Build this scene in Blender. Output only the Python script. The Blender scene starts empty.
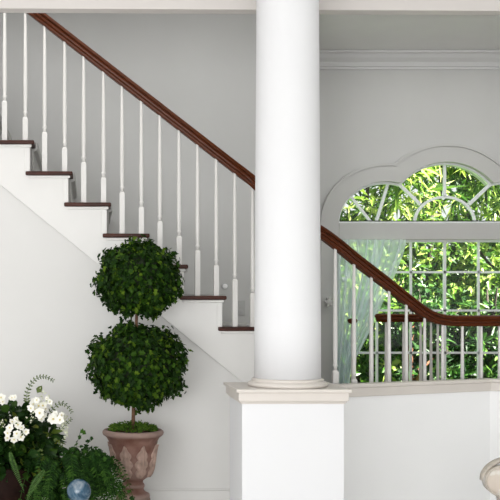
import bpy, bmesh, math, random
from mathutils import Vector, Matrix
random.seed(11)
D = bpy.data; scene = bpy.context.scene; COL = scene.collection
PI = math.pi
F = 1000.0; VX = 90.0; HY = 308.0; CH = 1.27      # focal length in px, camera axis in the frame, eye height
def P(x, y, Y): return Vector(((x-VX)*Y/F, Y, CH+(HY-y)*Y/F))
def PX(x, Y): return (x-VX)*Y/F
def PZ(y, Y): return CH+(HY-y)*Y/F
# ------------------------------------------------------------------ materials
def mat(name, col, rough=0.5, var=0.0, vscale=8.0, metal=0.0, spec=0.5, bump=0.0, bscale=60.0, coat=0.0, stretch=None):
    m = D.materials.new(name); m.use_nodes = True; nt = m.node_tree; b = nt.nodes['Principled BSDF']
    b.inputs['Base Color'].default_value = (*col, 1); b.inputs['Roughness'].default_value = rough
    b.inputs['Metallic'].default_value = metal; b.inputs['Specular IOR Level'].default_value = spec
    b.inputs['Coat Weight'].default_value = coat; b.inputs['Coat Roughness'].default_value = 0.15
    tc = nt.nodes.new('ShaderNodeTexCoord'); mp = nt.nodes.new('ShaderNodeMapping')
    nt.links.new(tc.outputs['Object'], mp.inputs['Vector'])
    if stretch: mp.inputs['Scale'].default_value = stretch
    if var > 0:
        n = nt.nodes.new('ShaderNodeTexNoise'); n.inputs['Scale'].default_value = vscale; n.inputs['Detail'].default_value = 5
        nt.links.new(mp.outputs['Vector'], n.inputs['Vector'])
        r = nt.nodes.new('ShaderNodeValToRGB')
        r.color_ramp.elements[0].position = .3; r.color_ramp.elements[1].position = .7
        r.color_ramp.elements[0].color = (*[c*(1-var) for c in col], 1); r.color_ramp.elements[1].color = (*[min(1, c*(1+var)) for c in col], 1)
        nt.links.new(n.outputs['Fac'], r.inputs['Fac']); nt.links.new(r.outputs['Color'], b.inputs['Base Color'])
    if bump > 0:
        n2 = nt.nodes.new('ShaderNodeTexNoise'); n2.inputs['Scale'].default_value = bscale; n2.inputs['Detail'].default_value = 4
        nt.links.new(mp.outputs['Vector'], n2.inputs['Vector'])
        bp = nt.nodes.new('ShaderNodeBump'); bp.inputs['Strength'].default_value = bump; bp.inputs['Distance'].default_value = .004
        nt.links.new(n2.outputs['Fac'], bp.inputs['Height']); nt.links.new(bp.outputs['Normal'], b.inputs['Normal'])
    return m
def leaf_mat(name, cols, rough=0.5, trans=0.3, spec=0.4):
    m = D.materials.new(name); m.use_nodes = True; nt = m.node_tree; b = nt.nodes['Principled BSDF']
    g = nt.nodes.new('ShaderNodeNewGeometry'); r = nt.nodes.new('ShaderNodeValToRGB')
    els = r.color_ramp.elements
    while len(els) < len(cols): els.new(.5)
    for i, (p, c) in enumerate(cols): els[i].position = p; els[i].color = (*c, 1)
    nt.links.new(g.outputs['Random Per Island'], r.inputs['Fac'])
    nt.links.new(r.outputs['Color'], b.inputs['Base Color'])
    b.inputs['Roughness'].default_value = rough; b.inputs['Specular IOR Level'].default_value = spec
    t = nt.nodes.new('ShaderNodeBsdfTranslucent'); nt.links.new(r.outputs['Color'], t.inputs['Color'])
    mx = nt.nodes.new('ShaderNodeMixShader'); mx.inputs['Fac'].default_value = trans
    nt.links.new(b.outputs['BSDF'], mx.inputs[1]); nt.links.new(t.outputs['BSDF'], mx.inputs[2])
    nt.links.new(mx.outputs['Shader'], nt.nodes['Material Output'].inputs['Surface'])
    return m
def sheer_mat(name, col, alpha, rough=0.6):
    m = D.materials.new(name); m.use_nodes = True; nt = m.node_tree; nt.nodes.remove(nt.nodes['Principled BSDF'])
    d = nt.nodes.new('ShaderNodeBsdfDiffuse'); d.inputs['Color'].default_value = (*col, 1)
    tl = nt.nodes.new('ShaderNodeBsdfTranslucent'); tl.inputs['Color'].default_value = (*col, 1)
    tp = nt.nodes.new('ShaderNodeBsdfTransparent')
    w = nt.nodes.new('ShaderNodeTexNoise'); w.inputs['Scale'].default_value = 900
    a = nt.nodes.new('ShaderNodeMixShader'); a.inputs['Fac'].default_value = .35
    nt.links.new(d.outputs[0], a.inputs[1]); nt.links.new(tl.outputs[0], a.inputs[2])
    mx = nt.nodes.new('ShaderNodeMixShader'); mx.inputs['Fac'].default_value = alpha
    nt.links.new(tp.outputs[0], mx.inputs[1]); nt.links.new(a.outputs[0], mx.inputs[2])
    nt.links.new(mx.outputs[0], nt.nodes['Material Output'].inputs['Surface'])
    return m
def glass_mat(name):
    m = D.materials.new(name); m.use_nodes = True; nt = m.node_tree; nt.nodes.remove(nt.nodes['Principled BSDF'])
    tp = nt.nodes.new('ShaderNodeBsdfTransparent'); tp.inputs['Color'].default_value = (.96, .98, .97, 1)
    gl = nt.nodes.new('ShaderNodeBsdfGlossy'); gl.inputs['Roughness'].default_value = .02
    mx = nt.nodes.new('ShaderNodeMixShader'); mx.inputs['Fac'].default_value = .015
    nt.links.new(tp.outputs[0], mx.inputs[1]); nt.links.new(gl.outputs[0], mx.inputs[2])
    nt.links.new(mx.outputs[0], nt.nodes['Material Output'].inputs['Surface'])
    return m
M = {}
M['wall_grey'] = mat('grey_wall_paint', (.53, .53, .52), .75, .02, 3, bump=.04, bscale=180)
M['ceil_grey'] = mat('grey_ceiling_paint', (.78, .78, .765), .8, .02, 3)
M['wall_white'] = mat('white_wall_paint', (.70, .692, .675), .7, .01, 3, bump=.04, bscale=180)
M['knee_white'] = mat('white_eggshell_paint', (.86, .86, .86), .6, .01, 3)
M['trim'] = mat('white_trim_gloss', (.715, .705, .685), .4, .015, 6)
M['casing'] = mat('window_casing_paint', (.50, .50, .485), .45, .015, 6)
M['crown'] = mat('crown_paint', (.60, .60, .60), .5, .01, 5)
M['sash'] = mat('sash_paint', (.80, .84, .83), .4, .01, 6)
M['beam'] = mat('cream_beam_paint', (.60, .565, .54), .6, .015, 3)
M['cap'] = mat('beige_stone_paint', (.62, .575, .53), .4, .03, 5)
M['column'] = mat('white_column_paint', (.72, .72, .73), .65, .006, 4, spec=.2)
M['baluster'] = mat('white_baluster_paint', (.70, .685, .66), .32, .01, 6)
M['wood'] = mat('mahogany', (.076, .0165, .003), .32, .25, 7, spec=.18, bump=.1, bscale=25, stretch=(1.2, 6, 9))
M['tread'] = mat('dark_tread_wood', (.05, .013, .007), .4, .4, 9, spec=.25, stretch=(1, 8, 8))
M['carpet'] = mat('grey_carpet', (.46, .455, .44), .95, .08, 120, bump=.5, bscale=300)
M['floor'] = mat('pale_stone_floor', (.78, .765, .74), .4, .08, 2.5)
M['landing'] = mat('landing_wood', (.20, .09, .045), .35, .3, 6, stretch=(1, 8, 1))
M['bark'] = mat('bark', (.13, .065, .035), .85, .4, 25, bump=.6, bscale=50)
M['bark2'] = mat('red_bark', (.16, .06, .03), .9, .35, 14, bump=.6, bscale=40)
M['bark3'] = mat('grey_bark', (.035, .026, .018), .9, .4, 25, bump=.6, bscale=50)
M['moss'] = leaf_mat('moss', [(0, (.035, .09, .006)), (.6, (.09, .19, .015)), (1, (.17, .28, .03))], .8, .25)
M['topiary'] = leaf_mat('topiary_leaves', [(0, (.006, .020, .002)), (.55, (.013, .042, .004)), (.86, (.034, .085, .006)), (1, (.10, .17, .012))], .55, .2, .12)
M['core'] = mat('topiary_dark_core', (.012, .02, .006), .9, .3, 30)  # for the light-blocking ball added inside the foliage
M['fern'] = leaf_mat('fern_leaves', [(0, (.005, .020, .002)), (.6, (.014, .050, .006)), (1, (.045, .11, .014))], .6, .2, .12)
M['fern_light'] = leaf_mat('light_fern', [(0, (.03, .085, .012)), (1, (.075, .15, .03))], .55, .25, .3)
M['shrubleaf'] = leaf_mat('bowl_leaves', [(0, (.006, .022, .003)), (.7, (.014, .045, .006)), (.92, (.04, .09, .01)), (1, (.14, .17, .02))], .5, .2, .18)
M['olive'] = leaf_mat('olive_leaves', [(0, (.05, .085, .02)), (1, (.13, .17, .05))], .6, .25, .2)
M['petal'] = mat('white_petals', (.78, .77, .70), .55, .05, 30)
M['yolk'] = mat('yellow_flower_center', (.66, .56, .24), .6, .2, 60)
M['bud'] = leaf_mat('pale_buds', [(0, (.45, .47, .3)), (1, (.75, .76, .62))], .6, .2)
M['bowl'] = mat('dark_brown_glaze', (.012, .0055, .004), .5, .4, 12, spec=.05)
M['darkpot'] = mat('black_plastic_pot', (.015, .015, .014), .5, .1, 10)
M['soil'] = mat('soil', (.03, .02, .012), .95, .4, 60)
M['gold'] = mat('steel_stake', (.3, .3, .3), .35, .1, 20, metal=1)
M['plate'] = mat('white_plastic', (.85, .85, .84), .3, .01, 10)
M['plate_grey'] = mat('painted_plate', (.44, .44, .43), .45, .01, 10)
M['chrome'] = mat('satin_ring', (.45, .45, .45), .3, .05, 20, metal=.8)
M['cream_frame'] = mat('cream_carved_wood', (.44, .395, .34), .5, .22, 40, bump=.5, bscale=90)
M['glass'] = glass_mat('window_glass')
M['sheer'] = sheer_mat('mint_sheer', (.84, .93, .95), .60)
M['lawn'] = mat('lawn', (.10, .20, .04), .9, .5, 6)
M['stemgreen'] = mat('green_stem', (.04, .085, .02), .6, .2, 20)
GA = [(0, (.012, .045, .006)), (.4, (.05, .14, .012)), (.75, (.17, .32, .035)), (1, (.5, .6, .16))]
GB = [(0, (.006, .024, .006)), (.5, (.018, .065, .012)), (.85, (.06, .16, .025)), (1, (.2, .33, .07))]
GC = [(0, (.015, .05, .008)), (.35, (.07, .16, .02)), (.7, (.30, .42, .06)), (1, (.72, .76, .34))]
M['ga'] = leaf_mat('mid_green_tree_leaves', GA, .4, .4); M['gb'] = leaf_mat('dark_tree_leaves', GB, .4, .35); M['gc'] = leaf_mat('yellow_green_lance_leaves', GC, .4, .45)
def fabric_mat():
    m = mat('cream_damask', (.66, .57, .48), .75); nt = m.node_tree; b = nt.nodes['Principled BSDF']
    tc = nt.nodes.new('ShaderNodeTexCoord'); v = nt.nodes.new('ShaderNodeTexNoise'); v.inputs['Scale'].default_value = 16; v.inputs['Detail'].default_value = 6
    r = nt.nodes.new('ShaderNodeValToRGB'); r.color_ramp.elements[0].position = .47; r.color_ramp.elements[1].position = .56
    r.color_ramp.elements[0].color = (.56, .49, .42, 1); r.color_ramp.elements[1].color = (.66, .63, .58, 1)
    nt.links.new(tc.outputs['Object'], v.inputs['Vector']); nt.links.new(v.outputs['Fac'], r.inputs['Fac']); nt.links.new(r.outputs['Color'], b.inputs['Base Color'])
    return m
M['fabric'] = fabric_mat()
def globe_mat():
    m = mat('marbled_blue_glass', (.2, .4, .55), .22, coat=.2); nt = m.node_tree; b = nt.nodes['Principled BSDF']
    tc = nt.nodes.new('ShaderNodeTexCoord'); n = nt.nodes.new('ShaderNodeTexNoise'); n.inputs['Scale'].default_value = 13; n.inputs['Detail'].default_value = 5; n.inputs['Distortion'].default_value = .8
    r = nt.nodes.new('ShaderNodeValToRGB'); e = r.color_ramp.elements
    e[0].position = .36; e[0].color = (.008, .032, .065, 1); e[1].position = .74; e[1].color = (.27, .31, .34, 1)
    a = e.new(.46); a.color = (.02, .07, .12, 1); a = e.new(.54); a.color = (.09, .145, .20, 1); a = e.new(.9); a.color = (.14, .26, .09, 1)
    nt.links.new(tc.outputs['Object'], n.inputs['Vector']); nt.links.new(n.outputs['Fac'], r.inputs['Fac']); nt.links.new(r.outputs['Color'], b.inputs['Base Color'])
    return m
M['globe'] = globe_mat()
def terracotta():
    m = mat('weathered_terracotta', (.3, .15, .1), .7); nt = m.node_tree; b = nt.nodes['Principled BSDF']
    tc = nt.nodes.new('ShaderNodeTexCoord'); n = nt.nodes.new('ShaderNodeTexNoise'); n.inputs['Scale'].default_value = 14; n.inputs['Detail'].default_value = 7
    r = nt.nodes.new('ShaderNodeValToRGB'); e = r.color_ramp.elements
    e[0].position = .35; e[0].color = (.125, .048, .032, 1); e[1].position = .70; e[1].color = (.23, .125, .095, 1)
    g = nt.nodes.new('ShaderNodeNewGeometry'); r2 = nt.nodes.new('ShaderNodeValToRGB'); r2.color_ramp.elements[0].position = .5; r2.color_ramp.elements[1].position = .62
    mx = nt.nodes.new('ShaderNodeMixRGB'); mx.inputs['Color2'].default_value = (.38, .30, .26, 1)
    nt.links.new(tc.outputs['Object'], n.inputs['Vector']); nt.links.new(n.outputs['Fac'], r.inputs['Fac']); nt.links.new(r.outputs['Color'], mx.inputs['Color1'])
    nt.links.new(g.outputs['Pointiness'], r2.inputs['Fac']); nt.links.new(r2.outputs['Color'], mx.inputs['Fac'])
    nt.links.new(mx.outputs['Color'], b.inputs['Base Color'])
    return m
M['terracotta'] = terracotta(); M['patina'] = mat('chalky_terracotta', (.34, .235, .19), .8, .35, 22, bump=.4, bscale=60)
# ------------------------------------------------------------------ object helpers
WO = {}
def thing(name, label, cat, loc=(0, 0, 0), group=None):
    o = D.objects.new(name, None); COL.objects.link(o); o.location = loc; o.empty_display_size = .1
    o['label'] = label; o['category'] = cat
    if group: o['group'] = group
    WO[o.name] = Vector(loc); return o
def tag(o, label, cat, group=None):
    o['label'] = label; o['category'] = cat
    if group: o['group'] = group
    return o
def obj(name, bm, m, parent=None, smooth=False, bevel=0, seg=2, autos=None):
    if isinstance(bm, tuple):
        me = D.meshes.new(name); me.from_pydata(bm[0], [], bm[1]); me.update()
    else:
        bmesh.ops.recalc_face_normals(bm, faces=bm.faces)
        me = D.meshes.new(name); bm.to_mesh(me); bm.free()
    o = D.objects.new(name, me); COL.objects.link(o); me.materials.append(m)
    if parent is not None:
        org = WO[parent.name]; me.transform(Matrix.Translation(-org)); o.parent = parent; WO[o.name] = org
    else: WO[o.name] = Vector((0, 0, 0))
    if smooth:
        for p in me.polygons: p.use_smooth = True
        if autos: me.set_sharp_from_angle(angle=math.radians(autos))
    if bevel:
        b = o.modifiers.new('bevel', 'BEVEL'); b.width = bevel; b.segments = seg; b.limit_method = 'ANGLE'; b.angle_limit = math.radians(35)
    return o
def origin(o, loc):          # give a single-mesh thing its origin at its base
    o.data.transform(Matrix.Translation(-Vector(loc))); o.location = loc; return o
def struct(name, bm, m, parent=None, **k):
    o = obj(name, bm, m, parent, **k)
    if parent is None: o['kind'] = 'structure'
    return o
def nb(): return bmesh.new()
def box(bm, a, b):
    vs = [bm.verts.new((x, y, z)) for x in (a[0], b[0]) for y in (a[1], b[1]) for z in (a[2], b[2])]
    for f in ((0, 1, 3, 2), (4, 6, 7, 5), (0, 4, 5, 1), (2, 3, 7, 6), (0, 2, 6, 4), (1, 5, 7, 3)): bm.faces.new([vs[i] for i in f])
    return bm
def prism(bm, pts, ax, a, b):   # pts: 2D outline; ax 'y' -> (x,z), 'z' -> (x,y); extruded a..b
    mk = (lambda p, t: (p[0], t, p[1])) if ax == 'y' else (lambda p, t: (p[0], p[1], t))
    A = [bm.verts.new(mk(p, a)) for p in pts]; B = [bm.verts.new(mk(p, b)) for p in pts]
    n = len(pts); bm.faces.new(A); bm.faces.new(B[::-1])
    for i in range(n): bm.faces.new((A[i], A[(i+1) % n], B[(i+1) % n], B[i]))
    return bm
def ring(bm, outer, inner, a, b):   # planar XZ outline with a hole, extruded in Y
    def loop(pts, y):
        vs = [bm.verts.new((p[0], y, p[1])) for p in pts]; es = [bm.edges.new((vs[i], vs[(i+1) % len(vs)])) for i in range(len(vs))]; return vs, es
    vo, eo = loop(outer, a); vi, ei = loop(inner, a)
    r = bmesh.ops.triangle_fill(bm, edges=eo+ei, use_beauty=True)
    fs = [f for f in r['geom'] if isinstance(f, bmesh.types.BMFace)]
    e = bmesh.ops.extrude_face_region(bm, geom=fs)
    bmesh.ops.translate(bm, vec=(0, b-a, 0), verts=[v for v in e['geom'] if isinstance(v, bmesh.types.BMVert)])
    bm.faces.ensure_lookup_table()
    return bm
def lathe(bm, prof, c=(0, 0, 0), seg=32, cap=True):
    R = []
    for r, z in prof:
        R.append([bm.verts.new((c[0]+r*math.cos(2*PI*k/seg), c[1]+r*math.sin(2*PI*k/seg), c[2]+z)) for k in range(seg)])
    for i in range(len(R)-1):
        for k in range(seg): bm.faces.new((R[i][k], R[i][(k+1) % seg], R[i+1][(k+1) % seg], R[i+1][k]))
    if cap: bm.faces.new(R[0][::-1]); bm.faces.new(R[-1])
    return bm
def sweep(bm, path, prof, cap=True, closed=False):
    n = len(path); R = []
    for i, p in enumerate(path):
        a = path[(i-1) % n] if (closed or i) else path[0]; b = path[(i+1) % n] if (closed or i < n-1) else path[-1]
        t = (b-a).normalized()
        s = t.cross(Vector((0, 0, 1)))
        if s.length < 1e-4: s = t.cross(Vector((0, 1, 0)))
        s.normalize(); u = s.cross(t)
        R.append([bm.verts.new(p+s*q[0]+u*q[1]) for q in prof])
    m = len(prof)
    for i in range(n if closed else n-1):
        for k in range(m): bm.faces.new((R[i][k], R[i][(k+1) % m], R[(i+1) % n][(k+1) % m], R[(i+1) % n][k]))
    if cap and not closed: bm.faces.new(R[0]); bm.faces.new(R[-1][::-1])
    return bm
def tube(bm, path, rad, seg=8):
    rr = rad if isinstance(rad, (list, tuple)) else [rad]*len(path)
    R = []; n = len(path); s0 = None
    for i, p in enumerate(path):
        t = (path[min(i+1, n-1)]-path[max(i-1, 0)]).normalized()
        s = t.orthogonal() if s0 is None else (s0-t*s0.dot(t)); s.normalize(); s0 = s; u = t.cross(s)
        R.append([bm.verts.new(p+(s*math.cos(2*PI*k/seg)+u*math.sin(2*PI*k/seg))*rr[i]) for k in range(seg)])
    for i in range(n-1):
        for k in range(seg): bm.faces.new((R[i][k], R[i][(k+1) % seg], R[i+1][(k+1) % seg], R[i+1][k]))
    bm.faces.new(R[0][::-1]); bm.faces.new(R[-1]); return bm
def catmull(pts, n=8):
    out = []
    for i in range(len(pts)-1):
        p0 = pts[max(i-1, 0)]; p1 = pts[i]; p2 = pts[i+1]; p3 = pts[min(i+2, len(pts)-1)]
        for k in range(n):
            t = k/n
            out.append(.5*((2*p1)+(p2-p0)*t+(2*p0-5*p1+4*p2-p3)*t*t+(3*p1-p0-3*p2+p3)*t**3))
    out.append(pts[-1]); return out
def rvec():
    while True:
        v = Vector((random.uniform(-1, 1), random.uniform(-1, 1), random.uniform(-1, 1)))
        if .05 < v.length < 1: return v.normalized()
def leaf(V, Fc, p, d, n, L, W, kind='lance', droop=.25):
    """one leaf from p along d, facing n"""
    d = d.normalized(); s = d.cross(n)
    if s.length < 1e-3: s = d.orthogonal()
    s.normalize(); n = s.cross(d); b = len(V)
    if kind == 'lance':
        g = [(0, 0, 0), (.35, .5, .06), (.35, 0, 0), (.35, -.5, .06), (.7, .36, .02), (.7, 0, -.03), (.7, -.36, .02), (1, 0, 0)]
        for l, w, h in g: V.append(p+d*(l*L)+s*(w*W)+n*(h*L)-Vector((0, 0, 1))*(droop*L*l*l))
        for f in ((0, 1, 2), (0, 2, 3), (1, 4, 5, 2), (2, 5, 6, 3), (4, 7, 5), (5, 7, 6)): Fc.append([b+i for i in f])
    elif kind == 'ivy':
        g = [(0, 0, 0), (.12, .5, .1), (.45, .28, .03), (.55, .5, .06), (1, 0, -.06), (.55, -.5, .06), (.45, -.28, .03), (.12, -.5, .1)]
        for l, w, h in g: V.append(p+d*(l*L)+s*(w*W)+n*(h*L)-Vector((0, 0, 1))*(droop*L*l*l))
        for f in ((0, 1, 2), (0, 2, 4), (2, 3, 4), (0, 4, 6), (4, 5, 6), (0, 6, 7)): Fc.append([b+i for i in f])
    else:
        g = [(0, 0, 0), (.45, .5, .08), (1, 0, 0), (.45, -.5, .08)]
        for l, w, h in g: V.append(p+d*(l*L)+s*(w*W)+n*(h*L)-Vector((0, 0, 1))*(droop*L*l*l))
        Fc.append([b, b+1, b+2]); Fc.append([b, b+2, b+3])
# ------------------------------------------------------------------ camera
cam = D.cameras.new('camera'); cam.lens = 36*F/500; cam.sensor_width = 36
cam.shift_x = (250-VX)/500; cam.shift_y = (HY-250)/500; cam.clip_end = 200
co = D.objects.new('camera', cam); COL.objects.link(co); co.location = (0, 0, CH); co.rotation_euler = (PI/2, 0, 0); scene.camera = co
# ------------------------------------------------------------------ the room
YS = 6.45           # near side of the staircase
YB = 7.65           # wall behind the stairs
YW = 9.0            # window wall
LZ = .15            # landing height
CZ = 3.565
XL, XR = -2.6, 5.2
struct('floor', box(nb(), (XL, -2.5, -.1), (XR, YW+.1, 0)), M['floor'])
struct('ceiling', box(nb(), (XL, -4.2, 3.69), (XR+3, 5.9, 3.8)), M['wall_white'])
struct('ceiling_stairwell', box(nb(), (XL, 5.72, CZ), (XR, YW+.25, CZ+.12)), M['ceil_grey'])
# beam (front room opening)
YBM = 5.55; zb = PZ(10, YBM)
yb_ = lambda X: 5.53+(X+.5)*.0167
zb = 2.927
bm = nb(); prism(bm, [(XL, yb_(XL)), (XR, yb_(XR)), (XR, yb_(XR)+.088), (XL, yb_(XL)+.088)], 'z', zb, CZ+.12); struct('ceiling_beam', bm, M['beam'], bevel=.004)
# wall behind the stair, with its return up to the window wall
xe = PX(318, YB); xc = PX(316, YW)
struct('wall_back', prism(nb(), [(XL, YB), (xe, YB), (xc, YW), (xc, YW+.1), (XL, YW+.1)], 'z', 0, CZ), M['wall_grey'])
struct('wall_right', box(nb(), (XR, 5.6, 0), (XR+.1, YW+.2, CZ+.1)), M['wall_white'])
struct('wall_left', box(nb(), (XL-.1, 3.6, 0), (XL, YW+.1, CZ+.1)), M['wall_white'])
# window outlines
wx = lambda x: PX(x, YW)
CX = wx(446.4); z0 = PZ(223, YW); z1 = PZ(240, YW); sill = .5
def union(grow):
    rc = .532+grow; lx, rx, rz = wx(386), .416+grow, .357+grow
    pts = []
    L = []
    for k in range(0, 91):
        a = PI-PI*k/90; p = (lx+rx*math.cos(a), z0+rz*math.sin(a))
        if math.hypot(p[0]-CX, p[1]-z0) < rc: break
        L.append(p)
    Cc = []
    for k in range(0, 91):
        a = PI-PI*k/180; p = (CX+rc*math.cos(a), z0+rc*math.sin(a))
        if ((p[0]-lx)/rx)**2+((p[1]-z0)/rz)**2 < 1: continue
        Cc.append(p)
    half = L+Cc
    return half+[(2*CX-p[0], p[1]) for p in half[::-1][1:]]
inner = union(.015); outer = union(.178); mid = union(.155)
xl = inner[0][0]; xr = inner[-1][0]
def closed(top, zb, x0, x1): return [(x0, zb)]+top+[(x1, zb)]
hole = closed(inner, sill, xl, xr)
bm = ring(nb(), [(xc-.02, 0), (XR+.05, 0), (XR+.05, CZ), (xc-.02, CZ)], hole, YW, YW+.18); struct('wall_window', bm, M['wall_grey'])
# window 1
W = D.objects.new('window_1', None); COL.objects.link(W); W.location = (CX, YW, sill); W['kind'] = 'structure'; WO[W.name] = Vector(W.location)
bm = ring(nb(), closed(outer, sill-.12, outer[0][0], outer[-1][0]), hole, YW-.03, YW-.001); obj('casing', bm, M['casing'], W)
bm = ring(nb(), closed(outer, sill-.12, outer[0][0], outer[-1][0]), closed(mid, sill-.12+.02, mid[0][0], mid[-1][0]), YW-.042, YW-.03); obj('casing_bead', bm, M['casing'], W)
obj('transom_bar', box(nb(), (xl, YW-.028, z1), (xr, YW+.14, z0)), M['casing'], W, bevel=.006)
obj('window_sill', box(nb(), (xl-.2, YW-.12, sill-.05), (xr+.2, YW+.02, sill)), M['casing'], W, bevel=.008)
YG = YW+.05
def bar(bm, a, b, w=.028, y0=YG-.014, y1=YG+.012):
    d = Vector((b[0]-a[0], b[1]-a[1])); d.normalize(); n = Vector((-d.y, d.x))*w/2
    prism(bm, [(a[0]+n.x, a[1]+n.y), (b[0]+n.x, b[1]+n.y), (b[0]-n.x, b[1]-n.y), (a[0]-n.x, a[1]-n.y)], 'y', y0, y1)
def Q(x, y): return (wx(x), PZ(y, YW))
bm = nb()
for s in (1, -1):
    mx = lambda p: p if s == 1 else (2*CX-p[0], p[1])
    bar(bm, mx(Q(372.5, 222)), mx(Q(349, 192)), .024); bar(bm, mx(Q(377.5, 222)), mx(Q(389.5, 183)), .024)
    bar(bm, mx(Q(422, 204)), mx(Q(401, 184)), .028)
bar(bm, Q(446.4, 196), Q(446.4, 160), .024)
arc = [(CX+.284*math.cos(a), z0+.250*math.sin(a)) for a in [PI*k/36 for k in range(37)]]
arc2 = [(CX+.261*math.cos(a), z0+.227*math.sin(a)) for a in [PI*k/36 for k in range(37)]]
prism(bm, arc+arc2[::-1], 'y', YG-.014, YG+.012)
# sash rim inside the arch
obj('arch_muntins', bm, M['sash'], W)
bm = ring(nb(), [(p[0], p[1]) for p in closed(inner, z0-.01, xl, xr)], closed(union(-.004), z0+.016, xl+.019, xr-.019), YG-.02, YG+.02); obj('arch_sash', bm, M['sash'], W)
bm = nb()
for k in range(-2, 3): bar(bm, (CX+k*.306, sill), (CX+k*.306, z1), .018 if k else .024)
for y in (272, 310.5, 353): bar(bm, (xl, PZ(y, YW)), (xr, PZ(y, YW)), .019)
obj('sash_muntins', bm, M['sash'], W)
bm = ring(nb(), [(xl, sill), (xr, sill), (xr, z1), (xl, z1)], [(xl+.03, sill+.05), (xr-.03, sill+.05), (xr-.03, z1-.018), (xl+.03, z1-.018)], YG-.02, YG+.02); obj('window_sash', bm, M['sash'], W)
obj('arch_glass', prism(nb(), closed(inner, z0, xl, xr), 'y', YG-.003, YG+.003), M['glass'], W)
obj('sash_glass', box(nb(), (xl, YG-.003, sill), (xr, YG+.003, z1)), M['glass'], W)
# crown moulding on the window wall
zc = CZ-.002
prof = [(0, 0), (.125, 0), (.125, -.02), (.105, -.03), (.085, -.06), (.05, -.09), (.035, -.125), (.02, -.13), (.02, -.15), (0, -.15)]
bm = nb(); A = [bm.verts.new((xc-.1, YW-p[0], zc+p[1])) for p in prof]; B = [bm.verts.new((XR, YW-p[0], zc+p[1])) for p in prof]
for i in range(len(prof)): bm.faces.new((A[i], A[(i+1) % len(prof)], B[(i+1) % len(prof)], B[i]))
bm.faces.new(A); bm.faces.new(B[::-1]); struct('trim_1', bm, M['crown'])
# ------------------------------------------------------------------ handrail path, knee wall
def zyc(x): return 86+.775*(x-130)
front = [(-110, 6.5), (44.7, 6.5), (150, 6.5), (235, 6.5), (256, 6.49)]
rail_pts = [P(x, zyc(x), Y) for x, Y in front]
rail_pts += [P(278, 204, 6.36), P(300, 217.5, 6.12), P(316, 228.5, 5.99), P(335.5, 243, 6.01), P(354, 258.3, 6.09), P(371.5, 271.8, 6.17), P(389, 285.3, 6.25), P(406, 298.8, 6.33),
             P(416, 306.5, 6.38), P(425, 312.8, 6.42), P(434, 317.4, 6.45), P(446, 320.2, 6.48), P(462, 320.8, 6.5), P(500, 320.8, 6.5), P(580, 320.8, 6.5)]
rail = catmull(rail_pts[:4], 2)[:-1]+catmull(rail_pts[3:], 12)
hp = [(.017, -.035), (.021, -.030), (.023, -.020), (.019, -.016), (.019, -.013), (.027, -.010), (.029, -.002), (.026, .004), (.019, .008), (.019, .011), (.029, .014), (.032, .020), (.030, .027), (.022, .033), (.009, .036)]
HP = hp+[(-a, b) for a, b in hp[::-1]]
# knee wall: stair side -> round the pedestal -> receding -> corner -> right
kb = (PX(322, 5.86), 5.86); kc = (PX(489.8, 6.38), 6.38); kd = (PX(560, 6.2), 6.2); ke = (XR, 6.2)
kw = [(1.15, YS+.02), (1.20, 6.05), kb, kc, kd, ke]
def offs(pts, d):
    out = []
    for i, p in enumerate(pts):
        t1 = Vector((pts[i][0]-pts[i-1][0], pts[i][1]-pts[i-1][1])).normalized() if i else None
        t2 = Vector((pts[i+1][0]-p[0], pts[i+1][1]-p[1])).normalized() if i < len(pts)-1 else None
        n1 = Vector((-t1.y, t1.x)) if t1 else Vector((-t2.y, t2.x)); n2 = Vector((-t2.y, t2.x)) if t2 else n1
        n = (n1+n2).normalized(); out.append((p[0]+n.x*d/max(.4, n.dot(n1)), p[1]+n.y*d/max(.4, n.dot(n1))))
    return out
KZ = .818
kin = offs(kw, .055)
struct('wall_knee', prism(nb(), kw+kin[::-1], 'z', 0, KZ-.03), M['knee_white'])
bm = nb(); prism(bm, offs(kw, -.022)+offs(kw, .06)[::-1], 'z', KZ-.022, KZ); prism(bm, offs(kw, -.016)+offs(kw, .056)[::-1], 'z', KZ-.076, KZ-.022)
struct('trim_2', bm, M['cap'], bevel=.004)
# ------------------------------------------------------------------ staircase
RUN, RIS = .2475, .2
Xn = lambda n: PX(34.3, YS)+(n-1)*RUN; Zn = lambda n: PZ(140.8, YS)-(n-1)*RIS
NT = 11; N0 = -4
ST = thing('staircase', 'straight white staircase with dark wood tread ends and grey carpet behind the column', 'stairs', (0, YS, 0))
def ynear(X):
    if X < kb[0]: return YS+.06
    return min(6.6, kb[1]+(X-kb[0])*(kc[1]-kb[1])/(kc[0]-kb[0])+.10)
for n in range(N0, NT+1):
    x1 = Xn(n); x0 = x1-RUN-.055; z = Zn(n)
    y0 = YS-.035 if n <= 7 else ynear(x1-.1)+.02
    y1 = YB-.001 if x0 < xe+.05 else 8.0
    bm = nb(); box(bm, (x0, y0, z-.026), (x1, y1, z)); t = obj('tread', bm, M['tread'], ST, bevel=.008, seg=3)
    if n <= 7:
        bm = nb(); box(bm, (x0+.02, YS-.026, z-.044), (x1-.016, YS-.001, z-.026)); obj('tread_moulding', bm, M['trim'], ST, bevel=.006)
    xb = x1-.028; zb_ = Zn(n+1) if n < NT else LZ
    bm = nb(); box(bm, (xb-.022, YS+.001 if n <= 7 else y0, zb_), (xb, y1, z-.026)); obj('riser', bm, M['trim'], ST)
    if n <= 7:
        bm = nb(); box(bm, (xb-.035, YS-.02, zb_), (xb+.001, YS, z-.044)); obj('riser_end', bm, M['trim'], ST, bevel=.004)
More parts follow.
